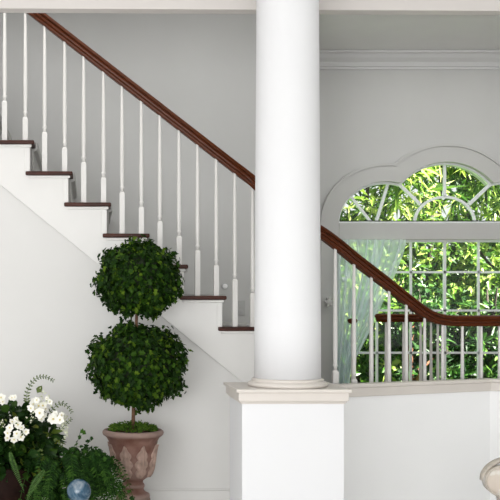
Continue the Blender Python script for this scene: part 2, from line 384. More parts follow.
# step shaped side wall under the treads
pts = [(XL, 0), (1.2, 0)]
top = []
for n in range(N0, 8):
    a = Xn(n)-.03
    if n == 7: a = 1.2
    top += [(Xn(n-1)-.03 if n > N0 else XL, Zn(n)-.027), (a, Zn(n)-.027)]
top = [(XL, Zn(N0)-.027)]+top[1:]
struct('wall_stair', prism(nb(), pts+top[::-1], 'y', YS, YS+.05), M['wall_white'])
# stringer board: raised face between the diagonal and the steps
def diag(x): return PZ(184.5+(x/F*0+ (x))*.8172, YS)
dpt = lambda px: (PX(px, YS), PZ(184.5+px*.8172, YS))
lo = [dpt(-150), dpt(262)]
top2 = [(max(p[0], lo[0][0]), p[1]) for p in top if p[0] > lo[0][0]-.01]
top2 = [(lo[0][0], top2[0][1])]+top2
bm = nb(); prism(bm, [lo[1]]+[(min(p[0], lo[1][0]), p[1]) for p in top2[::-1]]+[lo[0]], 'y', YS-.017, YS-.0005)
obj('stringer', bm, M['trim'], ST, bevel=.003)
# carpet runner draped over treads and risers
up = []; 
for n in range(N0, NT+1):
    x1 = Xn(n); z = Zn(n)
    up += [(x1-RUN+(.014 if n > N0 else 0)-.028+.002, z+.012), (x1+.012, z+.012), (x1+.012, z-.04), (x1-.028+.016, z-.05), (x1-.028+.016, (Zn(n+1)+.012) if n < NT else LZ+.01)]
dn = []
for n in range(N0, NT+1):
    x1 = Xn(n); z = Zn(n)
    dn += [(x1-RUN-.026, z+.001), (x1+.001, z+.001), (x1+.001, z-.03), (x1-.026, z-.03), (x1-.026, (Zn(n+1)+.001) if n < NT else LZ+.002)]
bm = nb(); yA, yB2 = YS+.13, YB-.03
def strip(pts, y): return [bm.verts.new((p[0], y, p[1])) for p in pts]
ua, ub, da, db = strip(up, yA), strip(up, yB2), strip(dn, yA), strip(dn, yB2)
for i in range(len(up)-1):
    bm.faces.new((ua[i], ua[i+1], ub[i+1], ub[i])); bm.faces.new((da[i], da[i+1], db[i+1], db[i]))
    bm.faces.new((ua[i], ua[i+1], da[i+1], da[i])); bm.faces.new((ub[i], ub[i+1], db[i+1], db[i]))
obj('carpet_runner', bm, M['carpet'], ST)
# skirting board along the back wall
sk = [(Xn(N0)-.2, Zn(N0)+.02), (Xn(7), Zn(7)+.07), (Xn(7), Zn(7)+.0), (Xn(N0)-.2, Zn(N0)-.2)]
obj('wall_skirt', prism(nb(), [(Xn(N0)-.2, Zn(N0)+.16+.02), (Xn(8), Zn(8)+.02), (Xn(8), Zn(8)-.2), (Xn(N0)-.2, Zn(N0)-.04)], 'y', YB-.016, YB-.0005), M['wall_grey'], ST)
# landing
struct('floor_landing', prism(nb(), [(Xn(NT)-.03, ynear(2.2)+.03), (kc[0], kc[1]+.13), (kd[0]+.05, kd[1]+.13), (XR, kd[1]+.13), (XR, YW), (Xn(NT)-.03, YW)], 'z', 0, LZ), M['landing'])
# baseboards
bm = nb(); box(bm, (XL, YS-.016, 0), (1.15, YS-.0005, .095)); box(bm, (XL, YS-.009, .095), (1.15, YS-.0005, .105)); struct('baseboard_left', bm, M['trim'], bevel=.003)
# ------------------------------------------------------------------ stair railing
SR = thing('stair_railing', 'mahogany handrail on slim white balusters descending the staircase to the landing', 'railing', (PX(280, 6.5), 6.5, .8))
obj('handrail', sweep(nb(), rail, HP), M['wood'], SR, smooth=True, autos=38)
def rail_z(path, X):
    for a, b in zip(path[:-1], path[1:]):
        if min(a.x, b.x) <= X <= max(a.x, b.x) and abs(b.x-a.x) > 1e-6:
            return a.z+(b.z-a.z)*(X-a.x)/(b.x-a.x)
    return path[-1].z
def baluster(X, Y, z0, z1, parent, turned=.715, rot=0):
    bm = nb(); zt = max(z0+.08, z1-turned)    # top of the square block
    h = .0165
    c, s = math.cos(rot), math.sin(rot)
    sq = lambda k, w: [(X+c*a*w-s*b*w, Y+s*a*w+c*b*w) for a, b in ((-1, -1), (1, -1), (1, 1), (-1, 1))]
    A = [bm.verts.new((*p, z0)) for p in sq(0, h)]; B = [bm.verts.new((*p, zt)) for p in sq(0, h)]; Cq = [bm.verts.new((*p, zt+.012)) for p in sq(0, .0105)]
    bm.faces.new(A[::-1]); bm.faces.new(Cq)
    for i in range(4):
        j = (i+1) % 4; bm.faces.new((A[i], A[j], B[j], B[i])); bm.faces.new((B[i], B[j], Cq[j], Cq[i]))
    L = z1-zt
    lathe(bm, [(.0115, .010), (.0105, .03), (.0145, .036), (.0145, .046), (.011, .052), (.0125, .075), (.0138, .14), (.0136, .24), (.0118, L*.62), (.0092, L-.02), (.0092, L)], (X, Y, zt), 10)
    o = obj('baluster', bm, M['baluster'], parent)
    for p in o.data.polygons:
        if len(p.vertices) == 4 and abs(p.normal.z) < .98 and p.center.z+WO[parent.name].z > zt+.013: p.use_smooth = True
    return o
bx = [-34.5, -15.2, 4.7, 25.4, 44.7, 64.7, 83.7, 103.5, 122, 141.3, 159.8, 179, 197.5, 216.2, 234.8, 252.6, 271]
for x in bx:
    X = PX(x, 6.5); zt = rail_z(rail, X)-.037
    n = math.ceil((X-Xn(0)-.002)/RUN); baluster(X, 6.5, Zn(n), zt+.012, SR)
for x, Y in ((299, 6.13), (317, 5.99), (335.3, 6.01), (354, 6.09), (371.3, 6.17), (389, 6.25), (406.3, 6.33), (424.6, 6.42), (442.6, 6.47), (462.3, 6.5), (481.2, 6.5), (499.6, 6.5), (518.5, 6.5)):
    q = min(rail, key=lambda p: abs(p.x/p.y-(x-VX)/F) + (10 if p.x < 1.15 else 0))
    # interpolate along the path at that bearing
    zt = None
    for a, b in zip(rail[:-1], rail[1:]):
        ua, ub = a.x/a.y-(x-VX)/F, b.x/b.y-(x-VX)/F
        if ua <= 0 < ub: t = -ua/(ub-ua); pt = a.lerp(b, t)
    n = math.ceil((pt.x-Xn(0)-.002)/RUN); zf = Zn(n) if n <= NT else LZ
    if x < 325: zf = KZ
    baluster(pt.x, pt.y, zf, pt.z-.026, SR, turned=.75, rot=.5 if x > 450 else 0)
# landing railing at the back, curving round to the main rail
LR = thing('landing_railing', 'short dark handrail on white balusters behind the main railing, near the window', 'railing', (PX(410, 8.2), 8.2, LZ))
lp = [P(379, 318, 8.2), P(390, 318, 8.2), P(408, 318, 8.2), P(422, 318, 8.18), P(431, 318.3, 8.08), P(437, 318.5, 7.85), P(441.5, 318.8, 7.4), P(445, 319.5, 6.95), P(448, 320.4, 6.56)]
lrail = catmull(lp, 12)
bm = sweep(nb(), lrail, [(a*1.1, b*.95) for a, b in HP]); obj('handrail', bm, M['wood'], LR, smooth=True, autos=38)
bm = lathe(nb(), [(.02, -.034), (.028, -.012), (.028, 0), (.036, .012), (.036, .022), (.024, .034), (.005, .036)], tuple(lp[0]), 20); obj('rail_end', bm, M['wood'], LR, smooth=True)
for x in (386, 403.5, 420.6, 431, 437.8, 442.4):
    for a, b in zip(lrail[:-1], lrail[1:]):
        ua, ub = a.x/a.y-(x-VX)/F, b.x/b.y-(x-VX)/F
        if ua <= 0 < ub: pt = a.lerp(b, -ua/(ub-ua)); break
    baluster(pt.x, pt.y, LZ, pt.z-.028, LR)
nx = P(352.4, 321, 8.55)
NW = thing('newel_post', 'slim white post with a dark wooden knob in front of the left curtain', 'post', (nx.x, nx.y, LZ))
obj('post', lathe(nb(), [(.017, 0), (.017, .12), (.011, .14), (.014, .3), (.010, nx.z-LZ-.01)], (nx.x, nx.y, LZ), 12), M['baluster'], NW, smooth=True)
obj('knob', lathe(nb(), [(.018, -.024), (.034, -.016), (.043, 0), (.04, .014), (.024, .022), (.006, .024)], tuple(nx), 20), M['wood'], NW, smooth=True)
# ------------------------------------------------------------------ column on its pedestal
CYc = 5.215; CXc = PX(287.5, CYc); PXc = 1.022; PT = .8625
CO = thing('column', 'thick round white column on a square white pedestal with beige cap', 'column', (PXc, CYc, 0))
obj('shaft', lathe(nb(), [(.1715, 0), (.170, .3), (.166, 1.0), (.160, 2.0), (.156, 3.69-PT-.045)], (CXc, CYc, PT+.044), 72), M['column'], CO, smooth=True)
bm = lathe(nb(), [(.197, 0), (.204, .004), (.207, .012), (.204, .021), (.196, .026), (.185, .028), (.183, .032), (.187, .036), (.183, .041), (.172, .044)], (CXc, CYc, PT), 72)
obj('base_moulding', bm, M['cap'], CO, smooth=True)
obj('pedestal', box(nb(), (PXc-.2575, 5.03, 0), (PXc+.2575, 5.47, PT-.07)), M['column'], CO, bevel=.004)
bm = nb(); 
for a, z_0, z_1 in ((.2575+.031, PT-.017, PT), (.2575+.019, PT-.060, PT-.017), (.2575+.011, PT-.068, PT-.060), (.2575+.005, PT-.075, PT-.068)):
    d = a-.2575; box(bm, (PXc-a, 5.03-d, z_0), (PXc+a, 5.47+d, z_1))
obj('pedestal_cap', bm, M['cap'], CO, bevel=.003)
# ------------------------------------------------------------------ small wall fittings
c = P(224.8, 286.3, YB)
t = thing('round_wall_button', 'small round white button with metal ring on the grey wall behind the balusters', 'wall button', (c.x, YB, c.z))
def disc(bm, c, prof, seg=24):
    R = [[bm.verts.new((c.x+r*math.cos(2*PI*k/seg), c.y-d, c.z+r*math.sin(2*PI*k/seg))) for k in range(seg)] for r, d in prof]
    for i in range(len(R)-1):
        for k in range(seg): bm.faces.new((R[i][k], R[i][(k+1) % seg], R[i+1][(k+1) % seg], R[i+1][k]))
    bm.faces.new(R[0]); bm.faces.new(R[-1]); return bm
obj('ring', disc(nb(), c, [(.026, 0), (.026, .008), (.024, .012), (.019, .012)]), M['chrome'], t, smooth=False)
obj('button', disc(nb(), c, [(.019, .010), (.019, .018), (.014, .023), (.004, .024)]), M['plate'], t, smooth=True)
c = P(240.5, 308, YB)
t = thing('outlet_plate', 'grey painted outlet plate low on the wall above the stair carpet', 'outlet', (c.x, YB, c.z))
obj('plate', box(nb(), (c.x-.035, YB-.007, c.z-.057), (c.x+.035, YB, c.z+.057)), M['plate_grey'], t, bevel=.004)
for dz in (-.024, .024): obj('socket', box(nb(), (c.x-.016, YB-.010, c.z+dz-.013), (c.x+.016, YB-.006, c.z+dz+.013)), M['plate_grey'], t, bevel=.003)
c = P(328.2, 302, YW-.05)
t = thing('curtain_holdback', 'small pale rosette holdback on the left window casing', 'curtain holdback', (c.x, c.y, c.z))
bm = disc(nb(), c, [(.014, -.02), (.014, .03), (.03, .035), (.036, .045), (.030, .055), (.012, .06)], 20); obj('rosette', bm, M['casing'], t, smooth=True)
for k in range(6):
    a = k*PI/3; cc = c+Vector((.032*math.cos(a), -.046, .032*math.sin(a))); bm = nb(); bmesh.ops.create_icosphere(bm, subdivisions=2, radius=.014, matrix=Matrix.Translation(cc)); obj('petal', bm, M['casing'], t, smooth=True)
# ------------------------------------------------------------------ curtains
YC = YW-.09
def curtain(edge, x_in, label, mirror=False):
    """edge: (px, py) points of the free edge; x_in: px of the fixed side"""
    nu, nv = 220, 44; V = []; Fc = []
    def ex(y):
        for (xa, ya), (xb, yb) in zip(edge[:-1], edge[1:]):
            if ya <= y <= yb: return xa+(xb-xa)*(y-ya)/(yb-ya)
        return edge[-1][0]
    y_0, y_1 = edge[0][1], edge[-1][1]
    for j in range(nv+1):
        y = y_0+(y_1-y_0)*j/nv
        e = sum(ex(min(max(y+d, y_0), y_1)) for d in (-6, 0, 6))/3
        for i in range(nu+1):
            u = i/nu; x = x_in+(e-x_in)*u
            w = abs(e-x_in)/70
            ph = u*2*PI*8+.9*math.sin(u*9+1)+.35*math.sin(y*.035+u*4)
            Y = YC-.024*math.sin(ph)-.010*math.sin(ph*2.3+1)
            p = P(x, y, YC); edge_ = min(1, u/.08, (1-u)/.06)
            p.x += (.021*math.cos(ph)+.008*math.cos(ph*1.7))*edge_*min(1, .3+w)
            if mirror: p.x = 2*CX-p.x
            V.append(Vector((p.x, Y, p.z)))
    for j in range(nv):
        for i in range(nu):
            a = j*(nu+1)+i; Fc.append((a, a+1, a+nu+2, a+nu+1))
    o = obj('curtain', (V, Fc), M['sheer'], None, smooth=True); tag(o, label, 'curtain')
    origin(o, (V[0].x, YC, PZ(y_0, YC)))
    return o
edge = [(407.5, 239.5), (403, 256), (394, 278), (384, 300), (375.5, 320), (365, 342), (352, 366), (349, 380), (351, 410), (354, 420)]
edge_r = [(407.5, 239.5), (400, 250), (393.5, 263), (391, 275), (386, 295), (378, 320), (367, 342), (354, 366), (350, 380), (352, 410), (354, 420)]
curtain(edge, 337, 'sheer mint white curtain swept to the left side of the window')
curtain([(396.5, 239.5)]+edge_r[3:], 337, 'sheer mint white curtain on the right side of the window', True)
# ------------------------------------------------------------------ topiary in an urn
TY = 6.05; TS = TY/F
tx = PX(134, TY)
TP = thing('potted_topiary', 'double ball topiary in a weathered terracotta urn below the stairs', 'topiary', (tx, TY, 0))
def leafball(c, rx, rz, n, L, name):
    V = []; Fc = []
    for i in range(n):
        d = rvec(); r = random.uniform(.80, 1.03) if random.random() < .92 else random.uniform(1.02, 1.13)
        bumpy = 1+.06*math.sin(d.x*7+d.z*5+rx*40)+.04*math.sin(d.y*9-d.z*8)
        p = c+Vector((d.x*rx, d.y*rx, d.z*rz))*r*bumpy
        dr = (d*.35+rvec()*.8+Vector((0, 0, -.45))).normalized()
        n_ = (d+rvec()*.6+Vector((0, 0, .35))).normalized()
        l = L*random.uniform(.65, 1.25); leaf(V, Fc, p-dr*l*.3, dr, n_, l, l*random.uniform(.75, 1.0), 'ivy', .15)
    f = obj(name, (V, Fc), M['topiary'], TP)
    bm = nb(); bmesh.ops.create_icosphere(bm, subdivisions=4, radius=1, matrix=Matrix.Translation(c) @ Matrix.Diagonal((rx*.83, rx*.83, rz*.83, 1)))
    obj('light_block_core', bm, M['core'], f)  # solid dark ball added within the leaves to block light
def leafball_c(x, y): return Vector((PX(x, TY), TY, PZ(y, TY)))
leafball(leafball_c(139.5, 278), 41*TS, 36.5*TS, 4300, .031, 'foliage_ball')
leafball(leafball_c(137, 365), 47.5*TS, 40.5*TS, 5400, .031, 'foliage_ball')
bm = nb(); tube(bm, [P(133, 436, TY), P(133.5, 405, TY), P(136, 365, TY), P(136.5, 320, TY), P(138, 277, TY)], [.0115, .011, .010, .0095, .009], 10); obj('trunk', bm, M['bark'], TP, smooth=True)
uy = lambda y: PZ(y-3, TY)
up_ = [(0.02, 520), (16.5, 500.5), (17, 498.5), (16.5, 496.5), (13.5, 495), (11, 493), (10.6, 491), (11.6, 489.5), (11.8, 487.8), (10.8, 486.2), (9.8, 484.8), (10.3, 483), (12, 481.6), (15.2, 479.5), (18.3, 475.5), (20.3, 470), (21.5, 463), (22.3, 455), (23.3, 448), (24.8, 443), (26.6, 440), (28.2, 438.6), (30, 437.4), (30.7, 435.6), (30.4, 433.9), (29, 432.6), (27, 432.4), (25.5, 434), (24, 440), (2, 441)]
ux = PX(133, TY)
bm = nb(); lathe(bm, [(r*TS, uy(y)) for r, y in up_[1:]], (ux, TY, 0), 64)
U = obj('urn', bm, M['terracotta'], TP, smooth=True)
bm = nb()
fz = uy(500.5)
lathe(bm, [(.118, .06), (.116, .07), (.108, .078), (.104, fz+.002)], (ux, TY, 0), 48); box(bm, (ux-.128, TY-.128, 0), (ux+.135, TY+.135, .06))
obj('foot', bm, M['terracotta'], TP, bevel=.006)
# acanthus leaves in relief
def rad(z):
    pr = [(r*TS, uy(y)) for r, y in up_[12:24]]
    for (ra, za), (rb, zb) in zip(pr[:-1], pr[1:]):
        if za <= z <= zb: return ra+(rb-ra)*(z-za)/(zb-za)
    return pr[-1][0] if z > pr[-1][1] else pr[0][0]
def relief(ang, zlo, zhi, half, lobes):
    bm = nb(); nv, nu = 40, 12; G = []
    for j in range(nv+1):
        v = j/nv; z = zlo+(zhi-zlo)*v; r0 = rad(z)
        wl = half*(.55+.45*math.sin(PI*min(1, v*1.15)))*(.62+.38*abs(math.sin(PI*lobes*v)))*(1 if v < .85 else max(.05, (1-v)/.15))
        row = []
        for i in range(nu+1):
            u = -1+2*i/nu; ridge = .013*(1-abs(u))**.5*(.6+.4*math.cos(u*PI*3))+.004*math.exp(-(u*6)**2)+.006*v**4
            if abs(u) > .99: ridge = -.003
            a = ang+u*wl/r0; rr = r0+ridge; row.append(bm.verts.new((ux+rr*math.sin(a), TY-rr*math.cos(a), z)))
        G.append(row)
    for j in range(nv):
        for i in range(nu): bm.faces.new((G[j][i], G[j][i+1], G[j+1][i+1], G[j+1][i]))
    return bm
for k in range(8):
    a = k*PI/4+PI/8
    obj('acanthus_leaf', relief(a, uy(479), uy(446), .050, 3.5), M['patina'], TP, smooth=True)
bm = nb(); lathe(bm, [(.001, uy(437)), (25*TS, uy(437.5))], (ux, TY, 0), 32, cap=False); obj('soil', bm, M['soil'], TP)
V = []; Fc = []
for i in range(1300):
    a = random.uniform(0, 2*PI); r = 23.5*TS*math.sqrt(random.random()); h = uy(433.5)+.042*(1-(r/(26*TS))**2)*random.uniform(.3, 1.0)+.012*math.sin(a*5)
    leaf(V, Fc, Vector((ux+r*math.cos(a), TY+r*math.sin(a), h)), (Vector((math.cos(a), math.sin(a), .8))+rvec()*.8), rvec(), .02, .012, 'd', .1)
obj('moss', (V, Fc), M['moss'], TP)
# ------------------------------------------------------------------ flower bowl
BY = 5.6; bxx = PX(6, BY)
brz = PZ(463, BY)
FB = thing('flower_bowl', 'dark brown round planter overflowing with white flowers and dark leaves', 'planter', (bxx, BY, 0))
S = BY/F
bm = lathe(nb(), [(.12, 0), (.15, .02), (.20, brz*.45), (.215, brz*.7), (.208, brz*.92), (.212, brz-.01), (.206, brz), (.19, brz-.005), (.18, brz-.05), (.01, brz-.05)], (bxx, BY, 0), 48)
obj('bowl', bm, M['bowl'], FB, smooth=True)
V = []; Fc = []
for i in range(1350):
    d = rvec(); d.z = abs(d.z)*1.0-.05; d.normalize()
    r = random.uniform(.45, 1.0); p = Vector((bxx+.035, BY-.02, brz-.01))+Vector((d.x*.275, d.y*.20, d.z*.345))*r
    dr = (d+rvec()*.8+Vector((0, -.2, .1))).normalized(); l = random.uniform(.05, .10)
    leaf(V, Fc, p, dr, (d+Vector((0, -.6, .6))+rvec()*.5).normalized(), l, l*.55, 'lance', .25)
obj('leaves', (V, Fc), M['shrubleaf'], FB)
# flowers: three trusses
def flower_mesh():
    V = []; Fc = []
    for k in range(6):
        a = k*PI/3; d = Vector((math.cos(a), math.sin(a), .28)); leaf(V, Fc, Vector((0, 0, 0)), d, Vector((0, 0, 1)), .021 if k % 2 else .019, .0185, 'lance', .12)
    me = D.meshes.new('flower'); me.from_pydata(V, [], Fc); me.materials.append(M['petal'])
    for p in me.polygons: p.use_smooth = True
    bm = nb(); bmesh.ops.create_icosphere(bm, subdivisions=2, radius=.0036, matrix=Matrix.Translation((0, 0, .004))); m2 = D.meshes.new('flower_center'); bm.to_mesh(m2); bm.free(); m2.materials.append(M['yolk'])
    return me, m2
fm, fm2 = flower_mesh()
def flower(p, nrm, sc):
    o = D.objects.new('flower', fm); COL.objects.link(o); o.parent = FB
    q = Vector((0, 0, 1)).rotation_difference(nrm); o.matrix_local = Matrix.Translation(p-WO[FB.name]) @ q.to_matrix().to_4x4() @ Matrix.Rotation(random.random()*6, 4, 'Z') @ Matrix.Scale(sc, 4)
    c = D.objects.new('flower_center', fm2); COL.objects.link(c); c.parent = o
fl = [(17, 434, 5), (10, 428, 5), (8, 433, 5), (18, 425, 5), (26, 432, 4.3), (14, 440, 4.6), (21, 437, 5), (7, 438, 4), (12, 422, 4), (16, 419, 3.2), (22, 428, 4), (1, 398, 5.5), (3, 402, 4),
      (34, 402, 5), (38, 406, 6), (43, 406, 5.5), (40, 413, 6.5), (44, 416, 5), (36, 409, 5), (31, 408, 4.6), (46, 409, 4), (50, 402, 3.4), (47, 398, 3), (33, 404, 4.5), (41, 419, 4.6),
      (53, 419, 6.5), (57, 416, 5), (60, 420, 5.5), (55, 414, 4), (62, 415, 4), (50, 417, 4), (12, 398, 4), (15, 397, 3), (37, 400, 4)]
for x, y, r in fl:
    Y = 5.29+random.uniform(-.04, .05); p = P(x, y, Y); flower(p, (Vector((random.uniform(-.8, .8), -1, random.uniform(-.3, .9)))).normalized(), r*S*.88/.019)
# pale buds and sprigs
for (x, y, dx, dy, n) in ((42, 394, 6, 4, 14), (48, 402, 6, 6, 16), (64, 424, 3, 10, 30), (66, 417, 4, 7, 16), (32, 416, 1.5, 6, 8), (17, 419, 3, 4, 8), (45, 399, 9, 5, 14), (66, 432, 2, 9, 20), (27, 418, 14, 3, 6), (3, 423, 3, 3, 8)):
    V = []; Fc = []
    for i in range(n):
        p = P(x+random.gauss(0, dx*.5), y+random.gauss(0, dy*.5), 5.33+random.uniform(-.04, .04)); leaf(V, Fc, p, rvec(), rvec(), .014, .011, 'd', 0)
    obj('bud_cluster', (V, Fc), M['bud'], FB)
def sprig(pts, n, L, name='sprig'):
    path = catmull([P(x, y, 5.35) for x, y in pts], 6); bm = nb(); tube(bm, path, .0016, 5); st = obj(name, bm, M['stemgreen'], FB)
    V = []; Fc = []
    for i in range(n):
        t = i/(n-1)*(len(path)-1); k = min(int(t), len(path)-2); p = path[k].lerp(path[k+1], t-k); d = (path[k+1]-path[k]).normalized()
        for s in (1, -1):
            q = Vector((0, 1, 0)).cross(d)*s+d*.5+Vector((0, -.3*s, 0)); leaf(V, Fc, p, q, Vector((0, -1, .4)), L*(1-.45*i/n), L*.5*(1-.45*i/n), 'd', 0)
    obj('sprig_leaves', (V, Fc), M['olive'], st)
sprig([(27, 402), (27, 394), (31, 384), (38, 377.5), (46, 377), (53, 380.5)], 15, .024)
sprig([(50, 412), (56, 406), (62, 403), (68, 407), (71.5, 412)], 9, .022)
sprig([(60, 430), (66, 424), (71, 419)], 6, .02)
V = []; Fc = []
for x, y, L in ((37, 391, .05), (44, 388, .0)):
    if L: leaf(V, Fc, P(x, y+2, 5.33), Vector((.5, 0, .8)), Vector((.2, -1, .3)), L, .034, 'lance', .05)
for i in range(26):
    x, y = random.choice(((27, 425), (52, 440), (40, 452), (7, 445), (20, 448), (60, 446), (3, 424), (30, 430))); leaf(V, Fc, P(x+random.gauss(0, 4), y+random.gauss(0, 3), 5.3), rvec(), Vector((0, -1, .5)), .022, .012, 'd', .1)
obj('yellow_leaves', (V, Fc), M['olive'], FB)
# ------------------------------------------------------------------ ferns
FY = 5.55
def frond_mesh(path, wid, n=26, nrm=None):
    V = []; Fc = []; m = len(path)-1
    for i in range(n):
        t = (i+.3)/n; f = t*m; k = min(int(f), m-1); p = path[k].lerp(path[k+1], f-k); d = (path[k+1]-path[k]).normalized()
        s = d.cross(nrm or Vector((0, 0, 1))); s = s.normalized() if s.length > 1e-3 else Vector((1, 0, 0)); nn = s.cross(d)
        w = wid*(math.sin(PI*min(1, t*.85+.12))**.8)*(1-.5*t*t)
        for q in (1, -1):
            leaf(V, Fc, p, s*q+d*.35-nn*.12, nn, w, w*.3+.002, 'd', .2)
    b = len(V)
    for p in path: V += [p+Vector((.0012, 0, 0)), p-Vector((.0012, 0, 0)), p+Vector((0, .001, .0015))]
    for i in range(m):
        for a, c in ((0, 1), (1, 2), (2, 0)): Fc.append((b+3*i+a, b+3*i+c, b+3*i+3+c, b+3*i+3+a))
    return (V, Fc)
fx = PX(68, FY); FN = thing('potted_fern', 'dark green fern with arching fronds between the flower planter and the urn', 'fern', (fx, FY, 0))
frz = .19
obj('pot', lathe(nb(), [(.09, 0), (.095, .01), (.125, frz-.03), (.135, frz-.03), (.135, frz), (.12, frz), (.115, frz-.04), (.01, frz-.04)], (fx, FY, 0), 32), M['darkpot'], FN, smooth=False)
for i in range(98):
    a = random.uniform(0, 2*PI) if i % 3 else random.uniform(PI, 2*PI); L = random.uniform(.24, .40); rise = random.uniform(.10, .33)
    sx = .82
    base = Vector((fx+.07*math.cos(a)*random.random(), FY+.06*math.sin(a)*random.random(), frz-.03))
    out = Vector((math.cos(a)*sx, math.sin(a)*.62, 0))
    path = catmull([base, base+out*L*.3+Vector((0, 0, rise*.8)), base+out*L*.65+Vector((0, 0, rise)), base+out*L*.9+Vector((0, 0, rise*.62)), base+out*L*1.15+Vector((0, 0, rise*.1-.12))], 4)
    obj('frond', frond_mesh(path, random.uniform(.034, .052), 30, Vector((0, -.7, .7))), M['fern'], FN)
for pts in ([(10, 452), (13, 462), (18, 476), (24, 491)],):
    obj('frond', frond_mesh(catmull([P(x, y, 5.25) for x, y in pts], 6), .021, 26, Vector((.1, -1, .3))), M['fern_light'], FB)
obj('frond', frond_mesh(catmull([P(44, 470, 5.27), P(38, 478, 5.22), P(31, 490, 5.2), P(26, 503, 5.2)], 6), .024, 28, Vector((-.2, -1, .3))), M['fern_light'], FN)
# vine tendrils with heart leaves above the fern
V = []; Fc = []
bm = nb()
for pts in ([(66, 462), (72, 450), (78, 440), (81, 429)], [(78, 458), (85, 446), (92, 440)], [(80, 462), (92, 450), (103, 455), (110, 462)], [(60, 462), (70, 449), (86, 447), (96, 452)], [(104, 466), (112, 478), (124, 488), (131, 498)]):
    path = catmull([P(x, y, 5.5) for x, y in pts], 5); tube(bm, path, .0016, 5)
    for k in range(2, len(path), 2):
        l = random.uniform(.022, .036); leaf(V, Fc, path[k], (rvec()+Vector((.3, -.2, -.3))).normalized(), Vector((random.uniform(-.3, .3), -1, .6)), l, l*.9, 'ivy', .1)
for i in range(260):
    x = random.uniform(60, 112); y = 449+(abs(x-82)/30)**2*8+random.uniform(0, 26); p = P(x, y, 5.42+random.uniform(0, .15)); l = random.uniform(.018, .032)
    leaf(V, Fc, p, (rvec()+Vector((0, -.4, -.4))).normalized(), Vector((random.uniform(-.4, .4), -1, .7)), l, l*.9, 'ivy', .1)
vn = obj('vine', bm, M['stemgreen'], FN); obj('vine_leaves', (V, Fc), M['fern'], vn)
# ------------------------------------------------------------------ gazing globe
gc = P(79, 491, 5.2); GR = 12.3*5.2/F
G = thing('gazing_globe', 'small marbled blue glass globe nestled among the fern fronds', 'globe', (gc.x, gc.y, 0))
bm = nb(); bmesh.ops.create_uvsphere(bm, u_segments=40, v_segments=24, radius=GR, matrix=Matrix.Translation(gc)); obj('ball', bm, M['globe'], G, smooth=True)
obj('stake', lathe(nb(), [(.045, 0), (.045, .008), (.006, .016), (.006, gc.z-GR-.012), (.02, gc.z-GR+.006), (.02, gc.z-GR+.010)], (gc.x, gc.y, 0), 20), M['gold'], G, smooth=False)
# ------------------------------------------------------------------ cream chair at the right edge
HY_ = 5.0
hs = HY_/F; hcx = 523
CH_ = thing('chair', 'low cream chair with rounded patterned back at the right edge', 'chair', (PX(hcx, HY_), HY_+.1, 0))
padhalf = [(.0, 465.4), (20, 466), (27, 467.8), (33, 471.5), (36.6, 477), (37.2, 482), (35.6, 487.5), (31.5, 491.8), (27, 494.5), (24, 496.5), (22.4, 500), (22, 506), (23, 520)]
half = catmull([Vector((a, b, 0)) for a, b in padhalf], 4)
outl = [(hcx-v.x, v.y) for v in half]+[(hcx+v.x, v.y) for v in half[::-1][:-1]]
def w2(x, y): return (PX(x, HY_), PZ(y, HY_))
bm = nb(); 
cen = Vector((hcx, 484)); rings = []
for k, (sc, d) in enumerate(((1, .0), (.97, .012), (.88, .024), (.6, .034), (.25, .037))):
    rings.append([bm.verts.new((w2(cen.x+(x-cen.x)*sc, cen.y+(y-cen.y)*sc)[0], HY_-d, w2(cen.x+(x-cen.x)*sc, cen.y+(y-cen.y)*sc)[1])) for x, y in outl])
n = len(outl)
for a, b in zip(rings[:-1], rings[1:]):
    for i in range(n): bm.faces.new((a[i], a[(i+1) % n], b[(i+1) % n], b[i]))
bm.faces.new(rings[-1])
back = [bm.verts.new((v.co.x, HY_+.05, v.co.z)) for v in rings[0]]
for i in range(n): bm.faces.new((rings[0][i], rings[0][(i+1) % n], back[(i+1) % n], back[i]))
bm.faces.new(back)
obj('back_cushion', bm, M['fabric'], CH_, smooth=True)
rp = [Vector((w2(x, y)[0], HY_-.004, w2(x, y)[1])) for x, y in outl]
obj('back_piping', tube(nb(), rp, .0065, 8), M['cream_frame'], CH_, smooth=True)
top_rail = catmull([Vector((w2(x, y)[0], HY_+.055+.0*x, w2(x, y)[1])) for x, y in ((hcx-36, 482), (hcx-35, 475.5), (hcx-30.5, 469), (hcx-23.5, 464), (hcx-14, 461), (hcx, 460), (hcx+14, 461), (hcx+23.5, 464), (hcx+30.5, 469), (hcx+35, 475.5), (hcx+36, 482))], 5)
bm = nb(); R = [(-.018, -.009), (.018, -.009), (.024, -.003), (.024, .007), (.014, .011), (-.014, .011), (-.024, .007), (-.024, -.003)]
sweep(bm, top_rail, R); obj('back_frame', bm, M['cream_frame'], CH_, smooth=True)
cx0 = PX(hcx, HY_)
zs = .22
bm = nb(); box(bm, (cx0-.2, HY_-.40, zs-.05), (cx0+.2, HY_+.05, zs+.02)); obj('seat', bm, M['fabric'], CH_, bevel=.025, seg=4)
for sx in (-1, 1):
    for y in (HY_-.36, HY_+.03):
        obj('leg', lathe(nb(), [(.012, 0), (.014, .02), (.018, .10), (.024, zs-.05)], (cx0+sx*.165, y, 0), 14), M['cream_frame'], CH_, smooth=True)
